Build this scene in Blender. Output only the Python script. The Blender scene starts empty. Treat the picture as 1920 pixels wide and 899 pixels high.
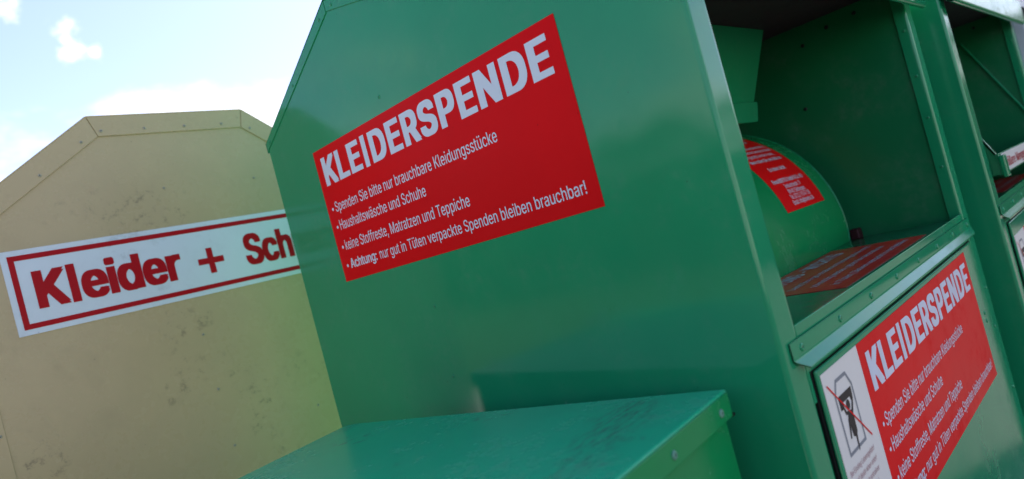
import bpy, bmesh, math, os, random
from math import sin, cos, radians, pi
from mathutils import Vector, Matrix
from mathutils.geometry import interpolate_bezier, delaunay_2d_cdt

random.seed(7)
scene = bpy.context.scene
COL = scene.collection

# ------------------------------------------------------------------ camera
YAW, PITCH, ROLL = 0.7931, 0.0143, -0.2623
CAM = Vector((-0.8807, -0.4318, 1.52))
F = Vector((sin(YAW) * cos(PITCH), cos(YAW) * cos(PITCH), sin(PITCH)))
R0 = Vector((cos(YAW), -sin(YAW), 0))
U0 = R0.cross(F)
RR = R0 * cos(ROLL) + U0 * sin(ROLL)
UU = -R0 * sin(ROLL) + U0 * cos(ROLL)
cd = bpy.data.cameras.new('camera')
cd.sensor_width = 36
cd.lens = 36 * 1292.04 / 1920
cd.clip_start = 0.02
cd.clip_end = 6000
cd.dof.use_dof = True
cd.dof.focus_distance = 1.32
cd.dof.aperture_fstop = 2.8
cam = bpy.data.objects.new('camera', cd)
COL.objects.link(cam)
m = Matrix((RR, UU, -F)).transposed().to_4x4()
m.translation = CAM
cam.matrix_world = m
scene.camera = cam

# ------------------------------------------------------------------ light
SUN_AZ, SUN_EL = radians(66), radians(50)
SUN_DIR = Vector((sin(SUN_AZ) * cos(SUN_EL), cos(SUN_AZ) * cos(SUN_EL), sin(SUN_EL)))
sl = bpy.data.lights.new('sun', 'SUN')
sl.energy = 5.0
sl.angle = radians(0.55)
sl.color = (1.0, 0.95, 0.88)
so = bpy.data.objects.new('sun', sl)
COL.objects.link(so)
so.rotation_euler = SUN_DIR.to_track_quat('Z', 'Y').to_euler()

world = bpy.data.worlds.new('World')
scene.world = world
world.use_nodes = True
nt = world.node_tree
nt.nodes.clear()


def N(tree, kind, **kw):
    n = tree.nodes.new(kind)
    for k, v in kw.items():
        setattr(n, k, v)
    return n


def math_node(tree, op, a, b=None, clamp=False):
    n = N(tree, 'ShaderNodeMath', operation=op, use_clamp=clamp)
    for i, v in enumerate((a, b)):
        if v is None:
            continue
        if isinstance(v, (int, float)):
            n.inputs[i].default_value = v
        else:
            tree.links.new(v, n.inputs[i])
    return n.outputs[0]


def map_range(tree, v, a, b, c=0.0, d=1.0):
    n = N(tree, 'ShaderNodeMapRange', interpolation_type='SMOOTHSTEP')
    tree.links.new(v, n.inputs['Value'])
    n.inputs['From Min'].default_value = a
    n.inputs['From Max'].default_value = b
    n.inputs['To Min'].default_value = c
    n.inputs['To Max'].default_value = d
    return n.outputs[0]


def mix_col(tree, fac, a, b):
    n = N(tree, 'ShaderNodeMix', data_type='RGBA')
    for sock, v in ((n.inputs[0], fac), (n.inputs[6], a), (n.inputs[7], b)):
        if isinstance(v, (int, float)):
            sock.default_value = v
        elif isinstance(v, tuple):
            sock.default_value = v if len(v) == 4 else (*v, 1)
        else:
            tree.links.new(v, sock)
    return n.outputs[2]


def noise(tree, vec, scale, detail=4.0, rough=0.55, dist=0.0):
    n = N(tree, 'ShaderNodeTexNoise')
    n.inputs['Scale'].default_value = scale
    n.inputs['Detail'].default_value = detail
    n.inputs['Roughness'].default_value = rough
    n.inputs['Distortion'].default_value = dist
    if vec is not None:
        tree.links.new(vec, n.inputs['Vector'])
    return n.outputs['Fac']


def mapping(tree, vec, loc=(0, 0, 0), rot=(0, 0, 0), scale=(1, 1, 1)):
    n = N(tree, 'ShaderNodeMapping')
    n.inputs['Location'].default_value = loc
    n.inputs['Rotation'].default_value = rot
    n.inputs['Scale'].default_value = scale
    tree.links.new(vec, n.inputs['Vector'])
    return n.outputs[0]


sky = N(nt, 'ShaderNodeTexSky', sky_type='NISHITA')
sky.sun_disc = False
sky.sun_elevation = SUN_EL
sky.sun_rotation = SUN_AZ
sky.altitude = 200
sky.air_density = 1.0
sky.dust_density = 0.8
sky.ozone_density = 1.6
tc = N(nt, 'ShaderNodeTexCoord')
DIR = tc.outputs['Generated']
sep = N(nt, 'ShaderNodeSeparateXYZ')
nt.links.new(DIR, sep.inputs[0])
# fair-weather cumulus all round, thicker towards the horizon
stretch = mapping(nt, DIR, scale=(1, 1, 2.1))
n1 = noise(nt, stretch, 3.4, 9, 0.58)
low = map_range(nt, sep.outputs['Z'], 0.18, 0.46, 0.13, -0.12)
cl = map_range(nt, math_node(nt, 'ADD', n1, low), 0.54, 0.74, 0, 0.9)


def px_dir(x, y):
    return (F + RR * ((x - 960) / 1292.04) - UU * ((y - 449.5) / 1292.04)).normalized()


# a few small wisps high in the sky (tight groups of puffs, broken by noise)
wn = noise(nt, DIR, 60, 6, 0.65)
wisps = None
for wx, wy, wr in ((117, 52, .012), (129, 51, .011), (126, 99, .012), (140, 92, .012), (151, 88, .009), (179, 98, .010), (122, 76, .008), (8, 8, .018)):
    d = px_dir(wx, wy)
    v = N(nt, 'ShaderNodeVectorMath', operation='DISTANCE')
    nv = N(nt, 'ShaderNodeVectorMath', operation='NORMALIZE')
    nt.links.new(DIR, nv.inputs[0])
    nt.links.new(nv.outputs[0], v.inputs[0])
    v.inputs[1].default_value = d
    s = math_node(nt, 'ADD', math_node(nt, 'MULTIPLY', v.outputs['Value'], 1.0 / wr), math_node(nt, 'MULTIPLY', wn, 3.4))
    w = map_range(nt, s, 1.6, 2.9, 0.65, 0.0)
    wisps = w if wisps is None else math_node(nt, 'MAXIMUM', wisps, w)
cl = math_node(nt, 'MAXIMUM', cl, wisps)
tint = N(nt, 'ShaderNodeMix', data_type='RGBA', blend_type='MULTIPLY')
tint.inputs[0].default_value = 1.0
nt.links.new(sky.outputs[0], tint.inputs[6])
tint.inputs[7].default_value = (0.99, 0.88, 0.97, 1)      # takes some green out of the sky colour
skyc = mix_col(nt, cl, tint.outputs[2], (5.6, 5.6, 5.7, 1))
bg = N(nt, 'ShaderNodeBackground')
bg.inputs['Strength'].default_value = 0.10
nt.links.new(skyc, bg.inputs['Color'])
wo = N(nt, 'ShaderNodeOutputWorld')
nt.links.new(bg.outputs[0], wo.inputs[0])

scene.view_settings.view_transform = 'Standard'
scene.view_settings.look = 'None'
scene.view_settings.exposure = 1.62
scene.view_settings.gamma = 1.0
scene.view_settings.use_curve_mapping = False

# ------------------------------------------------------------------ materials
MATS = {}


def paint(name, col, rough=0.16, dust=0.15, dustcol=(0.25, 0.27, 0.24), wave=0.25, scuff=0.0,
          scuffcol=(0.03, 0.03, 0.03), scratch=0.0, tone=0.05, spec=0.32, smudge=()):
    mt = bpy.data.materials.new(name)
    mt.use_nodes = True
    t = mt.node_tree
    b = t.nodes['Principled BSDF']
    geo = N(t, 'ShaderNodeNewGeometry')
    pos = geo.outputs['Position']
    n_a = noise(t, pos, 2.3, 5, 0.6)
    n_b = noise(t, pos, 55, 4, 0.6)
    n_c = noise(t, pos, 9, 6, 0.65)
    dark = tuple(c * (1 - tone) for c in col)
    lite = tuple(min(1, c * (1 + tone)) for c in col)
    c = mix_col(t, map_range(t, n_a, 0.3, 0.7), dark, lite)
    dm = math_node(t, 'MULTIPLY', map_range(t, n_c, 0.42, 0.75), map_range(t, n_b, 0.25, 0.8))
    c = mix_col(t, math_node(t, 'MULTIPLY', dm, dust), c, dustcol)
    # fine specks of dirt
    vo = N(t, 'ShaderNodeTexVoronoi')
    vo.inputs['Scale'].default_value = 38
    t.links.new(pos, vo.inputs['Vector'])
    sp = math_node(t, 'MULTIPLY', map_range(t, vo.outputs['Distance'], 0.03, 0.075, 1, 0), map_range(t, n_c, 0.5, 0.62))
    c = mix_col(t, math_node(t, 'MULTIPLY', sp, 0.5), c, tuple(x * 0.25 + 0.01 for x in col))
    if scuff:
        s1 = noise(t, pos, 5.5, 3, 0.5)
        s2 = noise(t, pos, 40, 7, 0.75, 0.25)
        sm = math_node(t, 'MULTIPLY', map_range(t, s1, 0.53, 0.66), map_range(t, s2, 0.52, 0.68))
        c = mix_col(t, math_node(t, 'MULTIPLY', sm, scuff), c, scuffcol)
    rg = math_node(t, 'ADD', math_node(t, 'MULTIPLY', dm, 0.25), rough)
    if scratch:
        for k, (rz, sc) in enumerate(((0.5, 9), (-0.7, 7), (1.3, 8))):
            mp = mapping(t, pos, loc=(k * 3.1, k, 0), rot=(0, 0, rz), scale=(0.7, 60, 60))
            sn = noise(t, mp, sc, 2, 0.5, 0.15)
            gate = noise(t, pos, 6 + k, 2, 0.5)
            sm = math_node(t, 'MULTIPLY', map_range(t, sn, 0.735, 0.78), map_range(t, gate, 0.5, 0.6))
            c = mix_col(t, math_node(t, 'MULTIPLY', sm, scratch), c, (0.38, 0.5, 0.44, 1))
    for px, py, pz, rad in smudge:
        dn = N(t, 'ShaderNodeVectorMath', operation='DISTANCE')
        t.links.new(pos, dn.inputs[0])
        dn.inputs[1].default_value = (px, py, pz)
        mp = mapping(t, pos, rot=(0, 0, 0.55), scale=(1, 5, 5))
        f = math_node(t, 'MULTIPLY', map_range(t, dn.outputs['Value'], rad * 0.15, rad, 1, 0), map_range(t, noise(t, mp, 26, 6, 0.75), 0.45, 0.66))
        c = mix_col(t, math_node(t, 'MULTIPLY', f, 0.75), c, (0.055, 0.06, 0.06, 1))
    t.links.new(c, b.inputs['Base Color'])
    t.links.new(rg, b.inputs['Roughness'])
    b.inputs['Specular IOR Level'].default_value = spec
    if wave:
        bp = N(t, 'ShaderNodeBump')
        bp.inputs['Strength'].default_value = wave
        bp.inputs['Distance'].default_value = 0.02
        w1 = noise(t, pos, 2.6, 1.5, 0.4)
        w2 = noise(t, pos, 420, 2, 0.5)
        h = math_node(t, 'ADD', w1, math_node(t, 'MULTIPLY', w2, 0.0022))
        t.links.new(h, bp.inputs['Height'])
        t.links.new(bp.outputs[0], b.inputs['Normal'])
    MATS[name] = mt
    return mt


GREEN = (0.012, 0.265, 0.105)
paint('green_paint', GREEN, 0.10, dust=0.08, wave=0.006, spec=0.42)
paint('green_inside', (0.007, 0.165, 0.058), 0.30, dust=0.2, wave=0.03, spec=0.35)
paint('green_worn', (0.012, 0.44, 0.19), 0.22, dust=0.22, wave=0.03, scuff=0.55, scuffcol=(0.05, 0.06, 0.055), scratch=0.25,
      smudge=((-0.115, 0.175, 1.262, 0.055), (-0.165, 0.165, 1.262, 0.075), (-0.235, 0.15, 1.262, 0.07), (-0.30, 0.12, 1.262, 0.06), (-0.2, 0.85, 1.262, 0.06)))
paint('green_front', (0.004, 0.255, 0.068), 0.2, dust=0.12, wave=0.03, scratch=0.3)
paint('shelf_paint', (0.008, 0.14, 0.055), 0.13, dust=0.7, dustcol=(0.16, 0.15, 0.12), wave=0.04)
paint('cream_paint', (0.50, 0.385, 0.205), 0.25, dust=0.25, dustcol=(0.38, 0.29, 0.17), wave=0.03, scuff=0.5, scuffcol=(0.05, 0.045, 0.035), tone=0.05)
paint('pale_paint', (0.55, 0.57, 0.6), 0.3, dust=0.2, wave=0.1)
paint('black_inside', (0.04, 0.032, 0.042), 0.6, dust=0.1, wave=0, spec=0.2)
paint('dark_gap', (0.01, 0.012, 0.01), 0.8, dust=0.0, wave=0, spec=0.1)
paint('red_vinyl', (0.74, 0.005, 0.007), 0.3, dust=0.02, dustcol=(0.3, 0.1, 0.09), wave=0.006, tone=0.05, spec=0.05)
paint('white_vinyl', (0.76, 0.72, 0.64), 0.3, dust=0.12, dustcol=(0.4, 0.4, 0.4), wave=0.03, tone=0.03)
paint('sign_white', (0.66, 0.72, 0.74), 0.3, dust=0.2, dustcol=(0.4, 0.42, 0.4), wave=0.03, tone=0.03, scuff=0.25, scuffcol=(0.2, 0.2, 0.2))
paint('sign_red', (0.43, 0.005, 0.010), 0.4, dust=0.03, wave=0, tone=0.05, spec=0.12)
paint('print_white', (0.66, 0.68, 0.74), 0.35, dust=0.0, wave=0, tone=0.02)
paint('print_black', (0.012, 0.008, 0.010), 0.4, dust=0.0, wave=0)
paint('print_grey', (0.22, 0.23, 0.24), 0.4, dust=0.0, wave=0)
paint('print_pale', (0.45, 0.22, 0.22), 0.4, dust=0.0, wave=0)
paint('rivet_metal', (0.12, 0.30, 0.20), 0.45, dust=0.3, wave=0)
paint('rivet_cream', (0.36, 0.33, 0.24), 0.35, dust=0.3, wave=0)
paint('rivet_core', (0.015, 0.02, 0.018), 0.5, dust=0.0, wave=0)
paint('rubber', (0.045, 0.006, 0.010), 0.45, dust=0.1, wave=0)
paint('red_dusty', (0.60, 0.012, 0.015), 0.3, dust=0.25, dustcol=(0.20, 0.12, 0.10), wave=0, spec=0.3)
paint('print_dusty', (0.60, 0.58, 0.57), 0.45, dust=0.5, wave=0)
paint('rust', (0.05, 0.03, 0.02), 0.8, dust=0.2, wave=0)

# ------------------------------------------------------------------ mesh helpers


def link(name, me, mat, parent=None, bevel=0.0, seg=2):
    o = bpy.data.objects.new(name, me)
    COL.objects.link(o)
    if mat:
        if not me.materials:
            me.materials.append(MATS[mat])
    if parent is not None:
        o.parent = parent
    if bevel:
        b = o.modifiers.new('bevel', 'BEVEL')
        b.width = bevel
        b.segments = seg
        b.limit_method = 'ANGLE'
        b.angle_limit = radians(25)
        b.harden_normals = False
    return o


def mesh(name, verts, faces, fix=True):
    me = bpy.data.meshes.new(name)
    me.from_pydata([tuple(v) for v in verts], [], faces)
    if fix:
        bm = bmesh.new()
        bm.from_mesh(me)
        bmesh.ops.recalc_face_normals(bm, faces=bm.faces)
        bm.to_mesh(me)
        bm.free()
    me.update()
    return me


def prism(name, poly, axis, a, b, mat, parent=None, bevel=0.0015, seg=2):
    """closed solid: polygon in the two other axes, extruded along axis from a to b"""
    def p(q, t):
        if axis == 0:
            return (t, q[0], q[1])
        if axis == 1:
            return (q[0], t, q[1])
        return (q[0], q[1], t)
    n = len(poly)
    vs = [p(q, a) for q in poly] + [p(q, b) for q in poly]
    fs = [tuple(range(n)), tuple(range(2 * n - 1, n - 1, -1))]
    fs += [(i, (i + 1) % n, n + (i + 1) % n, n + i) for i in range(n)]
    return link(name, mesh(name, vs, fs), mat, parent, bevel, seg)


def box(name, x0, x1, y0, y1, z0, z1, mat, parent=None, bevel=0.0015, seg=2):
    return prism(name, [(x0, y0), (x1, y0), (x1, y1), (x0, y1)], 2, z0, z1, mat, parent, bevel, seg)


def sheet(name, rows, mat, parent=None, thick=0.003, smooth=True):
    """rows: list of vertex rows (lists of points) -> grid of quads with thickness"""
    vs, fs = [], []
    w = len(rows[0])
    for r in rows:
        vs += r
    for i in range(len(rows) - 1):
        for j in range(w - 1):
            fs.append((i * w + j, i * w + j + 1, (i + 1) * w + j + 1, (i + 1) * w + j))
    me = mesh(name, vs, fs, fix=False)
    if smooth:
        me.shade_smooth()
        me.set_sharp_from_angle(angle=radians(32))
    o = link(name, me, mat, parent)
    s = o.modifiers.new('thickness', 'SOLIDIFY')
    s.thickness = thick
    s.offset = 0.0
    if smooth:
        wn = o.modifiers.new('normals', 'WEIGHTED_NORMAL')
        wn.mode = 'FACE_AREA'
        wn.weight = 100
        wn.keep_sharp = True
    return o


def empty(name, loc, label, cat, group=None, rz=0.0):
    o = bpy.data.objects.new(name, None)
    COL.objects.link(o)
    o.location = loc
    o.rotation_euler = (0, 0, rz)
    o.empty_display_size = 0.2
    o['label'] = label
    o['category'] = cat
    if group:
        o['group'] = group
    return o


# rivets: a domed head with a dark punched core; mesh data shared
def lathe(name, prof, n=14):
    vs, fs = [], []
    for r, z in prof:
        for k in range(n):
            vs.append((r * cos(2 * pi * k / n), r * sin(2 * pi * k / n), z))
    for i in range(len(prof) - 1):
        for k in range(n):
            fs.append((i * n + k, i * n + (k + 1) % n, (i + 1) * n + (k + 1) % n, (i + 1) * n + k))
    fs.append(tuple((len(prof) - 1) * n + k for k in range(n)))
    me = mesh(name, vs, fs)
    me.shade_smooth()
    return me


RIV = lathe('rivet', [(1.0, 0), (0.98, 0.14), (0.82, 0.32), (0.52, 0.42), (0.34, 0.40), (0.30, 0.30)])
CORE = lathe('rivet_core', [(0.31, 0.30), (0.30, 0.335), (0.01, 0.34)], 10)
RIV_SETS = {}


def rivet(parent, pos, normal, r=0.0052, mat='rivet_metal'):
    if mat not in RIV_SETS:
        a = RIV.copy()
        a.materials.append(MATS[mat])
        c = CORE.copy()
        c.materials.append(MATS['rivet_core'])
        RIV_SETS[mat] = (a, c)
    a, c = RIV_SETS[mat]
    o = bpy.data.objects.new('rivet', a)
    COL.objects.link(o)
    o.parent = parent
    o.location = pos
    o.rotation_euler = Vector(normal).to_track_quat('Z', 'Y').to_euler()
    o.scale = (r, r, r * random.uniform(0.8, 1.15))
    k = bpy.data.objects.new('rivet_core', c)
    COL.objects.link(k)
    k.parent = o
    return o


# lettering: the built-in font, scaled to a width and a capital height, mapped on a surface
try:      # the plain grotesque that ships with Blender; the built-in font otherwise
    FONT = bpy.data.fonts.load(os.path.join(bpy.utils.system_resource('DATAFILES'), 'fonts', 'Inter.woff2'))
    CAP = 0.5087
except Exception:
    FONT, CAP = None, 0.729


def glyph_outlines(body, res, space):
    """the outlines of a line of text filled as one flat area"""
    cu = bpy.data.curves.new('lettering', 'FONT')
    if FONT:
        cu.font = FONT
    caps = bool(FONT) and body == body.upper()
    cu.body = body.replace('I', '|') if caps else body.replace('Kl', 'K|') if FONT and body == 'Kleider' else body      # a plain upright stroke for the capital I
    cu.space_character = space
    cu.fill_mode = 'NONE'
    ob = bpy.data.objects.new('lettering', cu)
    COL.objects.link(ob)
    tmp = ob.to_curve(bpy.context.evaluated_depsgraph_get())
    loops = []
    for sp in tmp.splines:
        bp = sp.bezier_points
        pts = []
        for i in range(len(bp)):
            p, q = bp[i], bp[(i + 1) % len(bp)]
            straight = (p.handle_right - p.co).cross(q.co - p.co).length < 1e-6 and (q.handle_left - q.co).cross(q.co - p.co).length < 1e-6
            n = 2 if straight else res + 1
            pts += [Vector((c.x, c.y)) for c in interpolate_bezier(p.co, p.handle_right, q.handle_left, q.co, n)[:-1]]
        clean = [c for i, c in enumerate(pts) if (c - pts[i - 1]).length > 1e-6]
        if len(clean) > 2:
            loops.append(clean)
    ob.to_curve_clear()
    bpy.data.objects.remove(ob)
    bpy.data.curves.remove(cu)

    # triangulate with every outline as a constraint and keep the triangles the outlines wind round
    verts, edges = [], []
    for l in loops:
        n0 = len(verts)
        verts += l
        edges += [(n0 + i, n0 + (i + 1) % len(l)) for i in range(len(l))]
    cdt = delaunay_2d_cdt(verts, edges, [], 0, 1e-5)
    cv, cf = cdt[0], cdt[2]
    boxes = [(min(c.x for c in l), max(c.x for c in l), min(c.y for c in l), max(c.y for c in l)) for l in loops]

    def winding(x, y):
        w = 0
        for l, (xa, xb, ya, yb) in zip(loops, boxes):
            if not (xa < x < xb and ya < y < yb):
                continue
            for i in range(len(l)):
                p, q = l[i - 1], l[i]
                if p.y <= y:
                    if q.y > y and (q.x - p.x) * (y - p.y) - (x - p.x) * (q.y - p.y) > 0:
                        w += 1
                elif q.y <= y and (q.x - p.x) * (y - p.y) - (x - p.x) * (q.y - p.y) < 0:
                    w -= 1
        return w
    keep = []
    for f in cf:
        x = sum(cv[i].x for i in f) / len(f)
        y = sum(cv[i].y for i in f) / len(f)
        if winding(x, y) != 0:
            keep.append(tuple(f))
    used = sorted({i for f in keep for i in f})
    idx = {v: i for i, v in enumerate(used)}
    return [cv[i] for i in used], [tuple(idx[i] for i in f) for f in keep]


def lettering(body, u0, u1, v0, cap, fn, mat, parent, bold=(0.0, 0.0), space=1.0, name='lettering', res=3):
    """bold = (dx, dy): the strokes are widened by laying the outlines side by side"""
    src, polys = glyph_outlines(body, res, space)
    if FONT and body == 'Kleider':
        src = [Vector((c.x, max(-0.009, min(c.y, 0.524)))) for c in src]
    if FONT and body == body.upper():
        src = [Vector((c.x, max(-0.009, min(c.y, CAP + 0.008)))) for c in src]
    dx, dy = bold
    x0, x1 = min(c.x for c in src) - dx, max(c.x for c in src) + dx
    k = (u1 - u0) / (x1 - x0)
    ky = cap / (CAP + 2 * dy)
    if dx == 0:
        shifts = [(0, 0)]
    elif dy == 0:
        shifts = [(-dx, 0), (dx, 0)]
    else:
        shifts = [(-dx, -dy), (dx, -dy), (dx, dy), (-dx, dy)]
    if dx > 0.03:
        shifts = [(kx * dx, ky_ * dy) for kx in (-1, -0.34, 0.34, 1) for ky_ in (-1, 1)]
    vs, fs = [], []
    for i, (sx, sy) in enumerate(shifts):
        n0 = len(vs)
        for c in src:
            u, v = u0 + (c.x + sx - x0) * k, v0 + (c.y + sy + dy) * ky
            p = Vector(fn(u, v))
            if i:
                e = 1e-3
                nrm = (Vector(fn(u + e, v)) - p).cross(Vector(fn(u, v + e)) - p).normalized()
                p = p + nrm * (4e-5 * i)
            vs.append(p)
        fs += [tuple(n0 + j for j in f) for f in polys]
    return link(name, mesh(name, vs, fs, fix=False), mat, parent)


# ------------------------------------------------------------------ ground
def ground_material():
    mt = bpy.data.materials.new('ground_paving')
    mt.use_nodes = True
    t = mt.node_tree
    b = t.nodes['Principled BSDF']
    geo = N(t, 'ShaderNodeNewGeometry')
    p = geo.outputs['Position']
    a = noise(t, p, 0.35, 6, 0.6)
    g = noise(t, p, 60, 4, 0.7)
    c = mix_col(t, map_range(t, a, 0.3, 0.7), (0.43, 0.40, 0.335, 1), (0.51, 0.475, 0.40, 1))
    c = mix_col(t, map_range(t, g, 0.3, 0.75, 0, 0.5), c, (0.17, 0.16, 0.14, 1))
    t.links.new(c, b.inputs['Base Color'])
    b.inputs['Roughness'].default_value = 0.85
    bp = N(t, 'ShaderNodeBump')
    bp.inputs['Strength'].default_value = 0.4
    bp.inputs['Distance'].default_value = 0.01
    t.links.new(g, bp.inputs['Height'])
    t.links.new(bp.outputs[0], b.inputs['Normal'])
    MATS['ground'] = mt


ground_material()
gs = 2500.0
gm = mesh('ground', [(-gs, -gs, 0), (gs, -gs, 0), (gs, gs, 0), (-gs, gs, 0)], [(0, 1, 2, 3)])
g = link('ground', gm, 'ground')
g['kind'] = 'structure'

# unseen dark asphalt band, added to darken what the container fronts reflect
MATS['asphalt'] = MATS['ground'].copy()
MATS['asphalt'].name = 'asphalt'
for nd in MATS['asphalt'].node_tree.nodes:
    if nd.type == 'MIX':
        for sk in (nd.inputs[6], nd.inputs[7]):
            sk.default_value = tuple(c * 0.09 for c in sk.default_value[:3]) + (1,)
added_lane = link('added_road', mesh('added_road', [(-300, -9, 0.004), (300, -9, 0.004), (300, -0.35, 0.004), (-300, -0.35, 0.004)], [(0, 1, 2, 3)]), 'asphalt')
added_lane['kind'] = 'structure'

# unseen grass, added to darken the ground mirrored in the side wall
MATS['grass'] = MATS['ground'].copy()
MATS['grass'].name = 'grass'
tints = [(0.05, 0.085, 0.02), (0.085, 0.12, 0.035), (0.035, 0.06, 0.015)]
for nd in MATS['grass'].node_tree.nodes:
    if nd.type == 'MIX':
        for sk in (nd.inputs[6], nd.inputs[7]):
            if not sk.is_linked:
                sk.default_value = (*tints.pop(0), 1)
added_verge = link('added_lawn', mesh('added_lawn', [(-300, -0.35, 0.004), (-4.4, -0.35, 0.004), (-4.4, 300, 0.004), (-300, 300, 0.004)], [(0, 1, 2, 3)]), 'grass')
added_verge['kind'] = 'structure'

# unseen leafy rows, added to block bright low sky from the paint's reflections
def added_hedge(loc, L, H, label, seed):
    mt = bpy.data.materials.new('added_hedge_leaf')
    mt.use_nodes = True
    t = mt.node_tree
    b = t.nodes['Principled BSDF']
    gi = N(t, 'ShaderNodeNewGeometry')
    c = mix_col(t, gi.outputs['Random Per Island'], (0.03, 0.065, 0.018, 1), (0.075, 0.12, 0.035, 1))
    t.links.new(c, b.inputs['Base Color'])
    b.inputs['Roughness'].default_value = 0.6
    MATS['added_hedge_leaf'] = mt
    root = empty('added_hedge', loc, label, 'added_hedge')
    rnd = random.Random(seed)
    vs, fs = [], []
    T = 1.0
    for i in range(int(L * 800)):
        y = rnd.uniform(-L / 2, L / 2)
        h = H + 0.35 * sin(y * 1.3) + 0.25 * sin(y * 3.1 + 1)
        z = rnd.uniform(0.05, h)
        x = T * (0.5 + 0.12 * sin(y * 2.3 + z)) - abs(rnd.gauss(0, 0.12)) if rnd.random() < 0.75 else rnd.uniform(-T / 2, T / 2)
        if rnd.random() < 0.2:
            z = h + rnd.gauss(0, 0.12)
        c = Vector((x, y, max(z, 0.04)))
        r = rnd.uniform(0.06, 0.13)
        u = Vector((rnd.gauss(0, 1), rnd.gauss(0, 1), rnd.gauss(0, 1))).normalized()
        w = u.orthogonal().normalized()
        k = len(vs)
        vs += [c - u * r, c + w * r * 0.5, c + u * r, c - w * r * 0.5]
        fs.append((k, k + 1, k + 2, k + 3))
    fo = link('foliage', mesh('foliage', vs, fs, fix=False), 'added_hedge_leaf', root)
    fo['kind'] = 'stuff'
    box('inner_branches', -0.3, 0.28, -L / 2 + 0.2, L / 2 - 0.2, 0.0, H - 0.5, 'added_hedge_leaf', root, 0)


added_hedge((-13, 7, 0), 28, 3.0, 'unseen leafy row added to darken reflections in the side wall', 3)
added_hedge((13, -2.5, 0), 11, 2.8, 'unseen leafy row added to dull sky reflections on the second container', 4)

# ------------------------------------------------------------------ green donation container
W, D = 1.206, 1.2
ZB = 0.10
OX0, OX1 = 0.0585, 1.1476      # opening
SILL = 1.314
RIDGE = (0.802, 2.150)
EAVE_B, EAVE_F = 1.947, 1.950


def roof_z(y):
    if y > RIDGE[0]:
        return RIDGE[1] + (EAVE_B - RIDGE[1]) * (y - RIDGE[0]) / (D - RIDGE[0])
    return RIDGE[1] + (EAVE_F - RIDGE[1]) * (RIDGE[0] - y) / RIDGE[0]


LINES = ['Spenden Sie bitte nur brauchbare Kleidungsstücke',
         'Haushaltswäsche und Schuhe',
         'keine Stoffreste, Matratzen und Teppiche']


def red_sticker(parent, fn, name='sticker', with_print=True):
    """fn(u, v, lift) maps 0..1 sticker coordinates to the panel"""
    vs = [fn(u, v, 0.0002) for u, v in ((0, 0), (1, 0), (1, 1), (0, 1))]
    vs += [fn(u, v, 0.0010) for u, v in ((0, 0), (1, 0), (1, 1), (0, 1))]
    fs = [(0, 1, 2, 3), (4, 5, 6, 7), (0, 1, 5, 4), (1, 2, 6, 5), (2, 3, 7, 6), (3, 0, 4, 7)]
    st = link(name, mesh(name, vs, fs), 'red_vinyl', parent)
    if with_print:
        pf = lambda u, v: fn(u, v, 0.0014)
        lettering('KLEIDERSPENDE', 0.033, 0.967, 0.720, 0.212, pf, 'print_white', st, bold=(0.043, 0.019), space=1.10, res=5)
        for (body, u1, v0) in zip(LINES, (0.762, 0.471, 0.620), (0.517, 0.380, 0.226)):
            lettering(body, 0.046, u1, v0, 0.074, pf, 'print_white', st, bold=(0.006, 0.0))
        lettering('Achtung:', 0.048, 0.190, 0.086, 0.070, pf, 'print_white', st, bold=(0.02, 0.006))
        lettering('nur gut in Tüten verpackte Spenden bleiben brauchbar!', 0.205, 0.967, 0.086, 0.070, pf, 'print_white', st, bold=(0.006, 0.0))
        for v in (0.545, 0.408, 0.254, 0.112):
            cu, n = 0.031, 10
            bv = [pf(cu + 0.0048 * cos(2 * pi * k / n), v + 0.012 * sin(2 * pi * k / n)) for k in range(n)]
            link('bullet', mesh('bullet', bv, [tuple(range(n))]), 'print_white', st)
    return st


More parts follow.
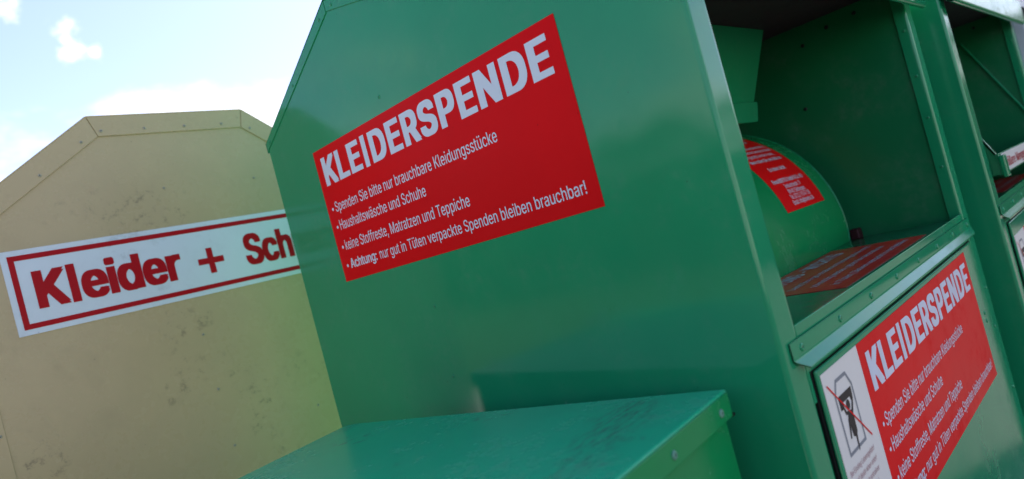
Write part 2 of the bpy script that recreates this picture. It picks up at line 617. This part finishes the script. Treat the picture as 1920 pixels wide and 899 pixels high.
def pictogram_sticker(parent, x0, x1, z0, z1, y):
    st = box('pictogram_sticker', x0, x1, y - 0.0008, y - 0.0002, z0, z1, 'white_vinyl', parent, 0)
    st['label'] = 'white warning sticker with a struck out climbing figure'
    k = (x1 - x0) / 0.155

    def q(px, pz):
        return (x0 + (px - 0.0785) * k, y, z1 + (pz - 1.234))

    def flat(name, pts, mat, lift):
        vs = [(a[0], y - lift, a[2]) for a in (q(*p) for p in pts)]
        return link(name, mesh(name, vs, [tuple(range(len(vs)))]), mat, st)

    outer = [(0.106, 1.103), (0.178, 1.103), (0.180, 1.192), (0.165, 1.214), (0.122, 1.214), (0.106, 1.192)]
    inner = [(0.111, 1.108), (0.173, 1.108), (0.175, 1.190), (0.1625, 1.2085), (0.1245, 1.2085), (0.111, 1.190)]
    vs = [(q(*p)[0], y - 0.0011, q(*p)[2]) for p in outer + inner]
    fs = [(i, (i + 1) % 6, 6 + (i + 1) % 6, 6 + i) for i in range(6)]
    link('container_outline', mesh('container_outline', vs, fs), 'print_grey', st)
    flat('flap_silhouette', [(0.1165, 1.189), (0.1715, 1.189), (0.169, 1.171), (0.160, 1.171), (0.158, 1.177),
                             (0.130, 1.177), (0.126, 1.168), (0.1165, 1.168)], 'print_black', 0.0011)
    n = 14
    flat('head_silhouette', [(0.1455 + 0.0075 * cos(2 * pi * i / n), 1.169 + 0.0075 * sin(2 * pi * i / n)) for i in range(n)], 'print_black', 0.0012)
    flat('figure_silhouette', [(0.164, 1.174), (0.168, 1.171), (0.1555, 1.152), (0.1535, 1.126), (0.150, 1.123), (0.1455, 1.100),
                               (0.1425, 1.100), (0.1435, 1.121), (0.136, 1.124), (0.135, 1.140), (0.128, 1.123), (0.124, 1.125),
                               (0.132, 1.150), (0.136, 1.157), (0.130, 1.158), (0.124, 1.172), (0.128, 1.174), (0.134, 1.162),
                               (0.147, 1.160), (0.153, 1.159)], 'print_black', 0.0013)
    a, b = (0.089, 1.215), (0.203, 1.101)
    flat('strike_line', [(a[0] - .001, a[1] - .001), (b[0] - .001, b[1] - .001), (b[0] + .001, b[1] + .001), (a[0] + .001, a[1] + .001)], 'red_vinyl', 0.0016)
    for i, body in enumerate(('Bei Einstieg Lebensgefahr!', 'Risk of death when enter!', "L'accès peut entraîner", 'la mort complète !')):
        lettering(body, 0.090, 0.197 - 0.014 * (i == 3), 1.080 - 0.0155 * i, 0.0085,
                  lambda u, v: (q(u, v)[0], y - 0.0011, q(u, v)[2]), 'print_pale', st, res=2)
    return st


def drum_sticker(parent, cy, cz, R, x0, x1, a0, a1):
    def fn(u, v, lift=0.0):   # u along x, v along the arc (angle in degrees)
        an = radians(v)
        return (u, cy - (R + lift) * cos(an), cz + (R + lift) * sin(an))
    rows = []
    n = 26
    for i in range(n + 1):
        an = a0 + (a1 - a0) * i / n
        rows.append([fn(x0, an, 0.0012), fn(x1, an, 0.0012)])
    st = sheet('drum_sticker', rows, 'red_vinyl', parent, 0.0008)
    st['label'] = 'curved red notice with small white lines of text'
    cx = (x0 + x1) / 2
    deg = 180 / pi / R
    txt = [('Wenn Sie ein', .09, 62.5), ('Verein oder Sammelstelle sind', .2, 59.2), ('Kleider verwenden', .15, 55.9),
           ('Wo Sie bei Sammelcontainern fehlen,', .215, 49.6), ('dann wo welcher Sammelcontainer', .215, 46.3), ('aufgestellt werden kann,', .17, 43.0),
           ('dann rufen Sie uns bitte an', .19, 39.5), ('Es lohnt sich!', .10, 33.5), ('Firma BOETEX GmbH & Co. KG', .19, 27.0),
           ('Industriestr. 9', .10, 24.0), ('8940 Söttingen', .105, 21.2), ('Tel. 0721 / 93 47 58', .125, 18.6), ('Email: info@boetex.de', .13, 16.0)]
    for body, w, an in txt:
        lettering(body, cx - w / 2, cx + w / 2, an, 0.0125 * deg, lambda u, v: fn(u, v, 0.0022), 'print_white', st,
                  bold=(0.02, 0.006) if an in (33.5, 27.0, 39.5) else (0.008, 0.0), res=2)
    return st


def donation_container(loc, label, group, flap_open):
    root = empty('donation_container', loc, label, 'container', group)
    P = 'green_paint'
    # --- folded side sheets: side wall, rounded corner, front post and its return, one sheet each
    for side in (0, 1):
        fx = (lambda x: x) if side == 0 else (lambda x: W - x)
        prof = [(0.0, D), (0.0, RIDGE[0]), (0.0, 0.35), (0.0, 0.014), (0.0, 0.006)]
        for k in range(1, 6):
            an = pi / 2 * k / 6
            prof.append((0.006 - 0.006 * cos(an), 0.006 - 0.006 * sin(an)))
        prof += [(0.006, 0.0), (0.014, 0.0), (0.050, 0.0), (0.0545, 0.0), (0.0573, 0.0012), (0.0585, 0.004), (0.0585, 0.012), (0.0585, 0.027)]
        bot = [(fx(x) , y, ZB) for x, y in prof]
        top = [(fx(x), y, roof_z(max(y, 0)) - 0.002) for x, y in prof]
        # intermediate height so the interior return stops at the sill
        o = sheet('side_panel', [bot, top] if side == 0 else [top, bot], P, root, 0.0025)
    # rivet rows of the side wall (the seam of the inner frame)
    for z in (1.897, 1.449, 1.300, 1.150, 1.0, 0.85, 0.7):
        rivet(root, (-0.0012, 0.700, z), (-1, 0, 0), 0.0042, 'green_paint')
    back = box('back_panel', 0.004, W - 0.004, D - 0.004, D, ZB, EAVE_B - 0.004, P, root)
    box('base_frame', 0.03, W - 0.03, 0.03, D - 0.03, 0.0, ZB + 0.03, 'dark_gap', root)
    # --- roof sheet with front lip
    ov = 0.0035
    lipy = -0.036
    pr = [(D + 0.004, EAVE_B - 0.024), (D + 0.004, EAVE_B), (RIDGE[0], RIDGE[1] + 0.002), (0.0, EAVE_F + 0.002),
          (lipy + 0.006, EAVE_F - 0.007), (lipy, EAVE_F - 0.014), (lipy, 1.856), (lipy + 0.003, 1.849), (lipy + 0.010, 1.847)]
    sheet('roof', [[(-ov, y, z), (W + ov, y, z)] for y, z in pr], P, root, 0.0025)
    for fx, s in ((-ov, -1), (W + ov, 1)):
        a, b = sorted((fx, fx - s * 0.003))
        for (p, q) in (((D + 0.004, EAVE_B), RIDGE), (RIDGE, (lipy, EAVE_F - 0.011))):
            dy, dz = q[0] - p[0], q[1] - p[1]
            L = math.hypot(dy, dz)
            ny, nz = dz / L * 0.0235, -dy / L * 0.0235
            if nz > 0:
                ny, nz = -ny, -nz
            e = 0.0012
            p2 = (p[0] + dy / L * e, p[1] + dz / L * e)
            q2 = (q[0] - dy / L * e, q[1] - dz / L * e)
            poly = [p2, q2, (q2[0], q2[1] - 0.0245), (p2[0], p2[1] - 0.0245)]
            if p[0] > RIDGE[0]:
                poly[3] = (p2[0], p2[1] - 0.020)
                poly[2] = (q2[0], q2[1] - 0.0265)
            tr = prism('roof_trim', poly, 0, a, b, P, root, 0.0008, 1)
            if s < 0:
                nriv = 3 if p[0] > RIDGE[0] else 5
                for k in range(nriv):
                    t = (0.06 + 0.43 * k) if p[0] > RIDGE[0] else 0.03 + 0.23 * k
                    rivet(tr, (a - 0.0002, p[0] + dy * t, p[1] + dz * t - 0.0135), (-1, 0, 0), 0.004, 'green_paint')
    # --- front: header, sill band, flange, door
    box('front_header', OX0 + 0.001, OX1 - 0.001, 0.002, 0.006, 1.875, EAVE_F - 0.003, P, root)
    box('sill_band', OX0 - 0.0002, OX1 + 0.0002, -0.0006, 0.004, 1.20, SILL, P, root, 0.0012)
    f0, f1 = 0.026, W - 0.026
    prof = [(-0.0035, 1.297, 0), (-0.0035, 1.2745, 0), (-0.0040, 1.2722, 0), (-0.0052, 1.2700, 0.002), (-0.0135, 1.2583, 0.021), (-0.0143, 1.2568, 0.023), (-0.0143, 1.2552, 0.024)]
    fl = sheet('sill_flange', [[(f0 - 0.004 + c, y, z), (0.3, y, z), (0.62, y, z), (0.9, y, z), (f1 + 0.004 - c, y, z)] for y, z, c in prof], P, root, 0.0024)
    for k in range(8):
        rivet(fl, (0.055 + 0.1565 * k, -0.0047, 1.2835), (0, -1, 0), 0.0060, 'green_paint')
    box('door_gap', 0.066, W - 0.066, -0.0012, 0.003, 0.17, 1.244, 'dark_gap', root, 0)
    door = box('door', 0.0715, W - 0.0715, -0.0075, -0.0016, 0.18, 1.243, P, root, 0.0028, 3)
    for z in (1.072, 1.052, 0.6, 0.58):
        rivet(door, (1.073, -0.0076, z), (0, -1, 0), 0.005, 'green_paint')
    for x, z in ((1.182, 1.112), (1.168, 1.014), (1.182, 0.85)):
        rivet(root, (x, -0.0014, z), (0, -1, 0), 0.005, 'green_paint')
    # --- stickers
    hz0, hz1 = 0.932, 1.234
    if flap_open:
        hz0, hz1 = 0.902, 1.204
    yf = -0.0075
    s = red_sticker(root, lambda u, v, l: (0.2336 + u * 0.7944, yf - l, hz0 + v * (hz1 - hz0)))
    s['label'] = 'red vinyl notice on the front door with white lettering'
    pictogram_sticker(root, 0.0785, 0.2332, hz0, hz1, yf)
    # --- the chute box behind the opening
    ix0, ix1 = 0.064, 1.152
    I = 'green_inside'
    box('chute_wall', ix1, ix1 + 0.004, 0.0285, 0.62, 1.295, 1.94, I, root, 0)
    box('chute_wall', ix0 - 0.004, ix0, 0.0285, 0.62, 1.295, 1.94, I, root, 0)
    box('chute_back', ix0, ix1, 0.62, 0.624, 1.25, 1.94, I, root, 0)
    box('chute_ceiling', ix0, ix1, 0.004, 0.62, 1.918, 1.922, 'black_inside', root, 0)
    for z in (1.80, 1.68, 1.57, 1.44):
        rivet(root, (OX1 - 0.0014, 0.0135, z), (-1, 0, 0), 0.0042, 'green_paint')
    for px in ((0.115, 1.893), (0.19, 1.885), (0.262, 1.862), (0.30, 1.69)):  # dark discs standing in for open rivet holes
        hole = lathe('hole_plug', [(0.0055, 0), (0.0055, 0.0016), (0.003, 0.0022)], 10)
        hole.transform(Matrix.Translation((ix1 - 0.0002, px[0], px[1])) @ Matrix.Rotation(-pi / 2, 4, 'Y'))
        link('hole_plug', hole, 'rivet_core', root)
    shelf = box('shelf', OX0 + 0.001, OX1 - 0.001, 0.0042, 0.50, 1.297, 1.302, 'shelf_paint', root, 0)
    ss = box('shelf_sticker', 0.375, 0.935, 0.034, 0.255, 1.3022, 1.3028, 'red_dusty', shelf, 0)
    ss['label'] = 'red notice lying on the chute shelf'
    sf = lambda u, v: (u, v, 1.3032)
    lettering('ACHTUNG - WICHTIG', 0.40, 0.86, 0.196, 0.040, sf, 'print_dusty', ss, bold=(0.026, 0.012), space=1.05)
    for i, (body, u1) in enumerate((('Damit Ihre gut erhaltenen Kleidungsstücke nicht', .90), ('schmutzig werden, geben Sie diese bitte nur', .86), ('in Tüten, Säcken verpackt in den Behälter', .90))):
        lettering(body, 0.42 , u1, 0.146 - 0.042 * i, 0.017, sf, 'print_dusty', ss, bold=(0.006, 0.0), res=2)
    # --- drum
    cy, cz, R = 0.603, 1.35, 0.343
    if not flap_open:
        dx0, dx1 = 0.075, 1.104
        rows = []
        n = 30
        for i in range(n + 1):
            an = radians(-8 + 98 * i / n)
            rows.append([(dx0, cy - R * cos(an), cz + R * sin(an)), (dx1, cy - R * cos(an), cz + R * sin(an))])
        dr = sheet('drum', rows, 'green_front', root, 0.002)
        for xa in (dx0, dx1 - 0.006):
            rim = []
            for i in range(n + 1):
                an = radians(-8 + 98 * i / n)
                rim.append((cy - (R + 0.0035) * cos(an), cz + (R + 0.0035) * sin(an)))
            for i in range(n, -1, -1):
                an = radians(-8 + 98 * i / n)
                rim.append((cy - (R - 0.02) * cos(an), cz + (R - 0.02) * sin(an)))
            prism('drum_rim', rim, 0, xa, xa + 0.006, 'green_paint', dr, 0.001, 1)
            cap = [(cy, cz - 0.04)] + [(cy - (R - 0.01) * cos(radians(-6 + 96 * i / n)), cz + (R - 0.01) * sin(radians(-6 + 96 * i / n))) for i in range(n + 1)]
            prism('drum_end', cap, 0, xa + 0.0015, xa + 0.0045, I, dr, 0)
        drum_sticker(dr, cy, cz, R, 0.775, 1.022, 13.8, 66.0)
        # baffle plate over the drum with a folded lower lip
        sheet('baffle_plate', [[(0.07, y, z), (1.0, y, z)] for y, z in ((0.298, 1.9165), (0.374, 1.744), (0.3745, 1.741), (0.371, 1.739), (0.3655, 1.7375), (0.377, 1.690), (0.381, 1.687))], 'green_paint', root, 0.0025)
        box('rubber_stop', 1.112, 1.146, 0.238, 0.262, 1.301, 1.330, 'rubber', root, 0.004, 3)
    else:
        # the tipping tray swung forward: two side cheeks, a bottom and a front lip
        t0, t1 = 0.068, 1.144
        cheek = [(-0.020, 1.372), (-0.020, 1.430), (0.165, 1.850), (0.36, 1.70), (0.30, 1.372)]
        tray = sheet('tipping_tray', [[(t0, y, z), (t1, y, z)] for y, z in ((-0.016, 1.374), (0.14, 1.362), (0.28, 1.385), (0.345, 1.50), (0.36, 1.70))], I, root, 0.002)
        for xa in (t0, t1 - 0.002):
            ck = prism('tray_cheek', cheek, 0, xa, xa + 0.002, I, tray, 0)
        for xa in (t0, t1 - 0.012):
            a, b = (-0.020, 1.430), (0.165, 1.850)
            prism('cheek_edge', [a, b, (b[0] + 0.006, b[1] - 0.003), (a[0] + 0.006, a[1] - 0.003)], 0, xa, xa + 0.012, 'green_paint', tray, 0.001, 1)
        lip = box('tray_lip', t0, t1, -0.024, -0.0205, 1.372, 1.431, 'green_paint', tray, 0.001)
        box('lip_bracket', t0 - 0.006, t0 + 0.03, -0.036, -0.0245, 1.366, 1.425, 'green_paint', tray, 0.003)
        lab = box('lip_label', t0 + 0.034, t1 - 0.05, -0.0252, -0.0243, 1.376, 1.428, 'white_vinyl', root, 0)
        lab['label'] = 'white strip label with red lettering on the tray lip'
        lettering('Größere Mengen', t0 + 0.045, t0 + 0.42, 1.387, 0.026, lambda u, v: (u, -0.0257, v), 'sign_red', lab, bold=(0.014, 0.004))
    return root


A = donation_container((0, 0, 0), 'green clothes donation container with large red sign on its side wall', 'green donation containers in a row', False)
st = red_sticker(A, lambda u, v, l: (-0.0014 - l, 1.0003 - u * 0.7838, 1.5483 + v * 0.3150))
st['label'] = 'large red vinyl notice on the side wall with white lettering'
B = donation_container((1.29, -0.05, 0), 'green donation container with forward tipped tray labelled in red on white', 'green donation containers in a row', True)


# ------------------------------------------------------------------ pale container beyond the row
def pale_container(loc):
    root = empty('collection_container', loc, 'pale grey collection container beyond the row of green ones', 'container')
    w, d, h = 1.15, 1.2, 2.02
    box('body', 0, w, 0.0, d, 0.1, h, 'pale_paint', root, 0.004)
    box('base_frame', 0.03, w - 0.03, 0.03, d - 0.03, 0, 0.12, 'dark_gap', root)
    box('roof', -0.01, w + 0.01, -0.03, d + 0.01, h, h + 0.05, 'pale_paint', root, 0.006)
    box('door_gap', 0.05, w - 0.05, -0.003, 0.001, 0.2, 1.93, 'dark_gap', root, 0)
    box('door', 0.085, w - 0.085, -0.012, -0.0035, 0.22, 1.89, 'pale_paint', root, 0.003)
    hb = box('handle_plate', 0.16, 0.36, -0.02, -0.0125, 1.80, 1.87, 'black_inside', root, 0.004)
    return root


pale_container((2.57, -0.075, 0))


# ------------------------------------------------------------------ low green container in front
def low_container():
    root = empty('low_container', (-0.45, 0.45, 0), 'low green metal container with scuffed flat lid beside the taller one', 'container')
    ox, oy = 0.45, -0.45

    def off(p):
        return (p[0] + ox, p[1] + oy)
    zt = 1.262
    a = (-0.049, 0.066)
    c = (-0.176, 0.862)
    c2 = (-0.163, 0.836)
    fl = (-0.70, 0.066 - 0.0755 * 0.65)
    bl = (-0.70, 0.862 - 0.222 * 0.525)
    lid = [a, c2, c, bl, fl]
    cen = (sum(p[0] for p in lid) / 5, sum(p[1] for p in lid) / 5)
    body = []
    for p in lid:
        L = math.hypot(p[0] - cen[0], p[1] - cen[1])
        k = 1 - 0.010 / L
        body.append(off((cen[0] + (p[0] - cen[0]) * k, cen[1] + (p[1] - cen[1]) * k)))
    prism('body', body, 2, 0.08, 1.24, 'green_front', root, 0.004, 3)
    lo = prism('lid', [off(p) for p in lid], 2, zt - 0.0335, zt, 'green_worn', root, 0.0035, 3)
    prism('base_frame', [((p[0] - 0) * 0.94, (p[1]) * 0.94) for p in body], 2, 0.0, 0.1, 'dark_gap', root, 0)
    # front fascia fixed over the lid's edge, its corner tab and drip hook
    ux, uy = (fl[0] - a[0]), (fl[1] - a[1])
    L = math.hypot(ux, uy)
    ux, uy = ux / L, uy / L
    nx, ny = uy, -ux           # outward (towards -y)
    if ny > 0:
        nx, ny = -nx, -ny
    p0 = (a[0] + ux * 0.006, a[1] + uy * 0.006)
    q0 = (a[0] + ux * (L - 0.01), a[1] + uy * (L - 0.01))
    fas = [off((p0[0] + nx * 0.0008, p0[1] + ny * 0.0008)), off((q0[0] + nx * 0.0008, q0[1] + ny * 0.0008)),
           off((q0[0] + nx * 0.0028, q0[1] + ny * 0.0028)), off((p0[0] + nx * 0.0028, p0[1] + ny * 0.0028))]
    fa = prism('fascia', fas, 2, zt - 0.036, zt - 0.003, 'green_front', root, 0.0009)
    for k in range(6):
        t = 0.038 + 0.1385 * k
        q = off((a[0] + ux * t + nx * 0.003, a[1] + uy * t + ny * 0.003))
        rivet(fa, (q[0], q[1], zt - 0.0215), (nx, ny, 0), 0.0058)
    h = off((a[0] + 0.001, a[1] + 0.001))
    box('drip_hook', h[0] - 0.004, h[0] + 0.004, h[1] - 0.002, h[1] + 0.012, zt - 0.039, zt - 0.0345, 'dark_gap', lo, 0.001)
    return root


low_container()


# ------------------------------------------------------------------ cream container behind
def cream_container():
    root = empty('cream_container', (-0.1, 1.52, 0), 'cream metal clothing and shoe container with faceted roof and white sign', 'container')
    X = 0.1     # local offset: local x = world x + 0.1, local y = world y - 1.52
    prof = [(-0.70, 0.1), (-0.70, 1.855), (-0.306, 2.137), (0.112, 2.140), (0.50, 1.862), (0.50, 0.1)]
    pl = [(x + X, z) for x, z in prof]
    prism('body', pl, 1, 0.0, 1.25, 'cream_paint', root, 0.002)
    box('base_frame', -0.56, 0.56, 0.04, 1.2, 0, 0.12, 'dark_gap', root)
    # a second sheet butted along the left edge with a standing seam
    box('edge_sheet', -0.6005, -0.527, -0.0022, 0.0005, 0.11, 1.80, 'cream_paint', root, 0.0008, 1)
    for z in (1.412, 1.1, 0.8):
        rivet(root, (-0.538, -0.0023, z), (0, -1, 0), 0.0042, 'rivet_cream')
    # roof sheets and the folded trims over the gable
    segs = [((-0.712, 1.848), (-0.306, 2.138)), ((-0.306, 2.138), (0.112, 2.141)), ((0.112, 2.141), (0.512, 1.855))]
    for i, (p, q) in enumerate(segs):
        p, q = (p[0] + X, p[1]), (q[0] + X, q[1])
        dx, dz = q[0] - p[0], q[1] - p[1]
        L = math.hypot(dx, dz)
        nx, nz = -dz / L, dx / L
        t = 0.003
        prism('roof_sheet', [p, q, (q[0] + nx * t, q[1] + nz * t), (p[0] + nx * t, p[1] + nz * t)], 1, -0.0045, 1.256, 'cream_paint', root, 0.0006, 1)
        w = 0.050
        e = 0.0008

        def mitre(pt, left):
            if left and i == 0 or (not left and i == 2):
                return (pt[0] - nx * w, pt[1] - nz * w)
            kx = 0.0165 if left else -0.0165
            return (pt[0] + kx, pt[1] - w - 0.002)
        p2, q2 = (p[0] + dx / L * e, p[1] + dz / L * e), (q[0] - dx / L * e, q[1] - dz / L * e)
        if i == 0:
            q3 = (q2[0] + 0.017, q2[1] - w - 0.003)
            p3 = mitre(p2, True)
        elif i == 1:
            p3 = (p2[0] + 0.017, p2[1] - w - 0.003)
            q3 = (q2[0] - 0.012, q2[1] - w - 0.003)
        else:
            p3 = (p2[0] - 0.012, p2[1] - w - 0.003)
            q3 = mitre(q2, False)
        tr = prism('roof_trim', [p2, q2, q3, p3], 1, -0.0042, -0.0008, 'cream_paint', root, 0.0007, 1)
        n = 4
        for k in range(n):
            f = (k + 0.35) / (n - 0.2) if i != 1 else (k + 0.25) / (n - 0.1)
            rivet(tr, (p[0] + dx * f - nx * w * 0.78, -0.0045, p[1] + dz * f - nz * w * 0.78), (0, -1, 0), 0.0042, 'rivet_cream')
    for x, z in ((-0.16, 1.93), (-0.157, 1.515), (-0.155, 1.36), (0.10, 1.93), (0.115, 1.22), (-0.15, 1.2)):
        rivet(root, (x + X, -0.0004, z), (0, -1, 0), 0.0038, 'rivet_cream')
    # sign
    x0, x1, z0, z1 = -0.558 + X, 0.366 + X, 1.619, 1.822
    sg = box('sign', x0, x1, -0.0022, -0.0004, z0, z1, 'sign_white', root, 0)
    sg['label'] = 'white sign with red border and red lettering'
    b0, b1, yb = 0.013, 0.0125, -0.0027
    o_ = [(x0 + b0, z0 + b0), (x1 - b0, z0 + b0), (x1 - b0, z1 - b0), (x0 + b0, z1 - b0)]
    i_ = [(x0 + b0 + b1, z0 + b0 + b1), (x1 - b0 - b1, z0 + b0 + b1), (x1 - b0 - b1, z1 - b0 - b1), (x0 + b0 + b1, z1 - b0 - b1)]
    link('sign_border', mesh('sign_border', [(p[0], yb, p[1]) for p in o_ + i_], [(k, (k + 1) % 4, 4 + (k + 1) % 4, 4 + k) for k in range(4)]), 'sign_red', sg)
    fn = lambda u, v: (u + X, yb, v)
    lettering('Kleider', -0.506, -0.166, 1.675, 0.091, fn, 'sign_red', sg, bold=(0.040, 0.018), space=1.0, res=6)
    pz, px, r, t = 1.7105, -0.086, 0.036, 0.0085
    pv = [(-t, -r), (t, -r), (t, -t), (r, -t), (r, t), (t, t), (t, r), (-t, r), (-t, t), (-r, t), (-r, -t), (-t, -t)]
    link('plus_sign', mesh('plus_sign', [(px + a + X, yb, pz + b) for a, b in pv], [tuple(range(12))]), 'sign_red', sg)
    lettering('Schuhe', 0.014, 0.318, 1.675, 0.091, fn, 'sign_red', sg, bold=(0.040, 0.018), space=1.0, res=6)
    return root


cream_container()
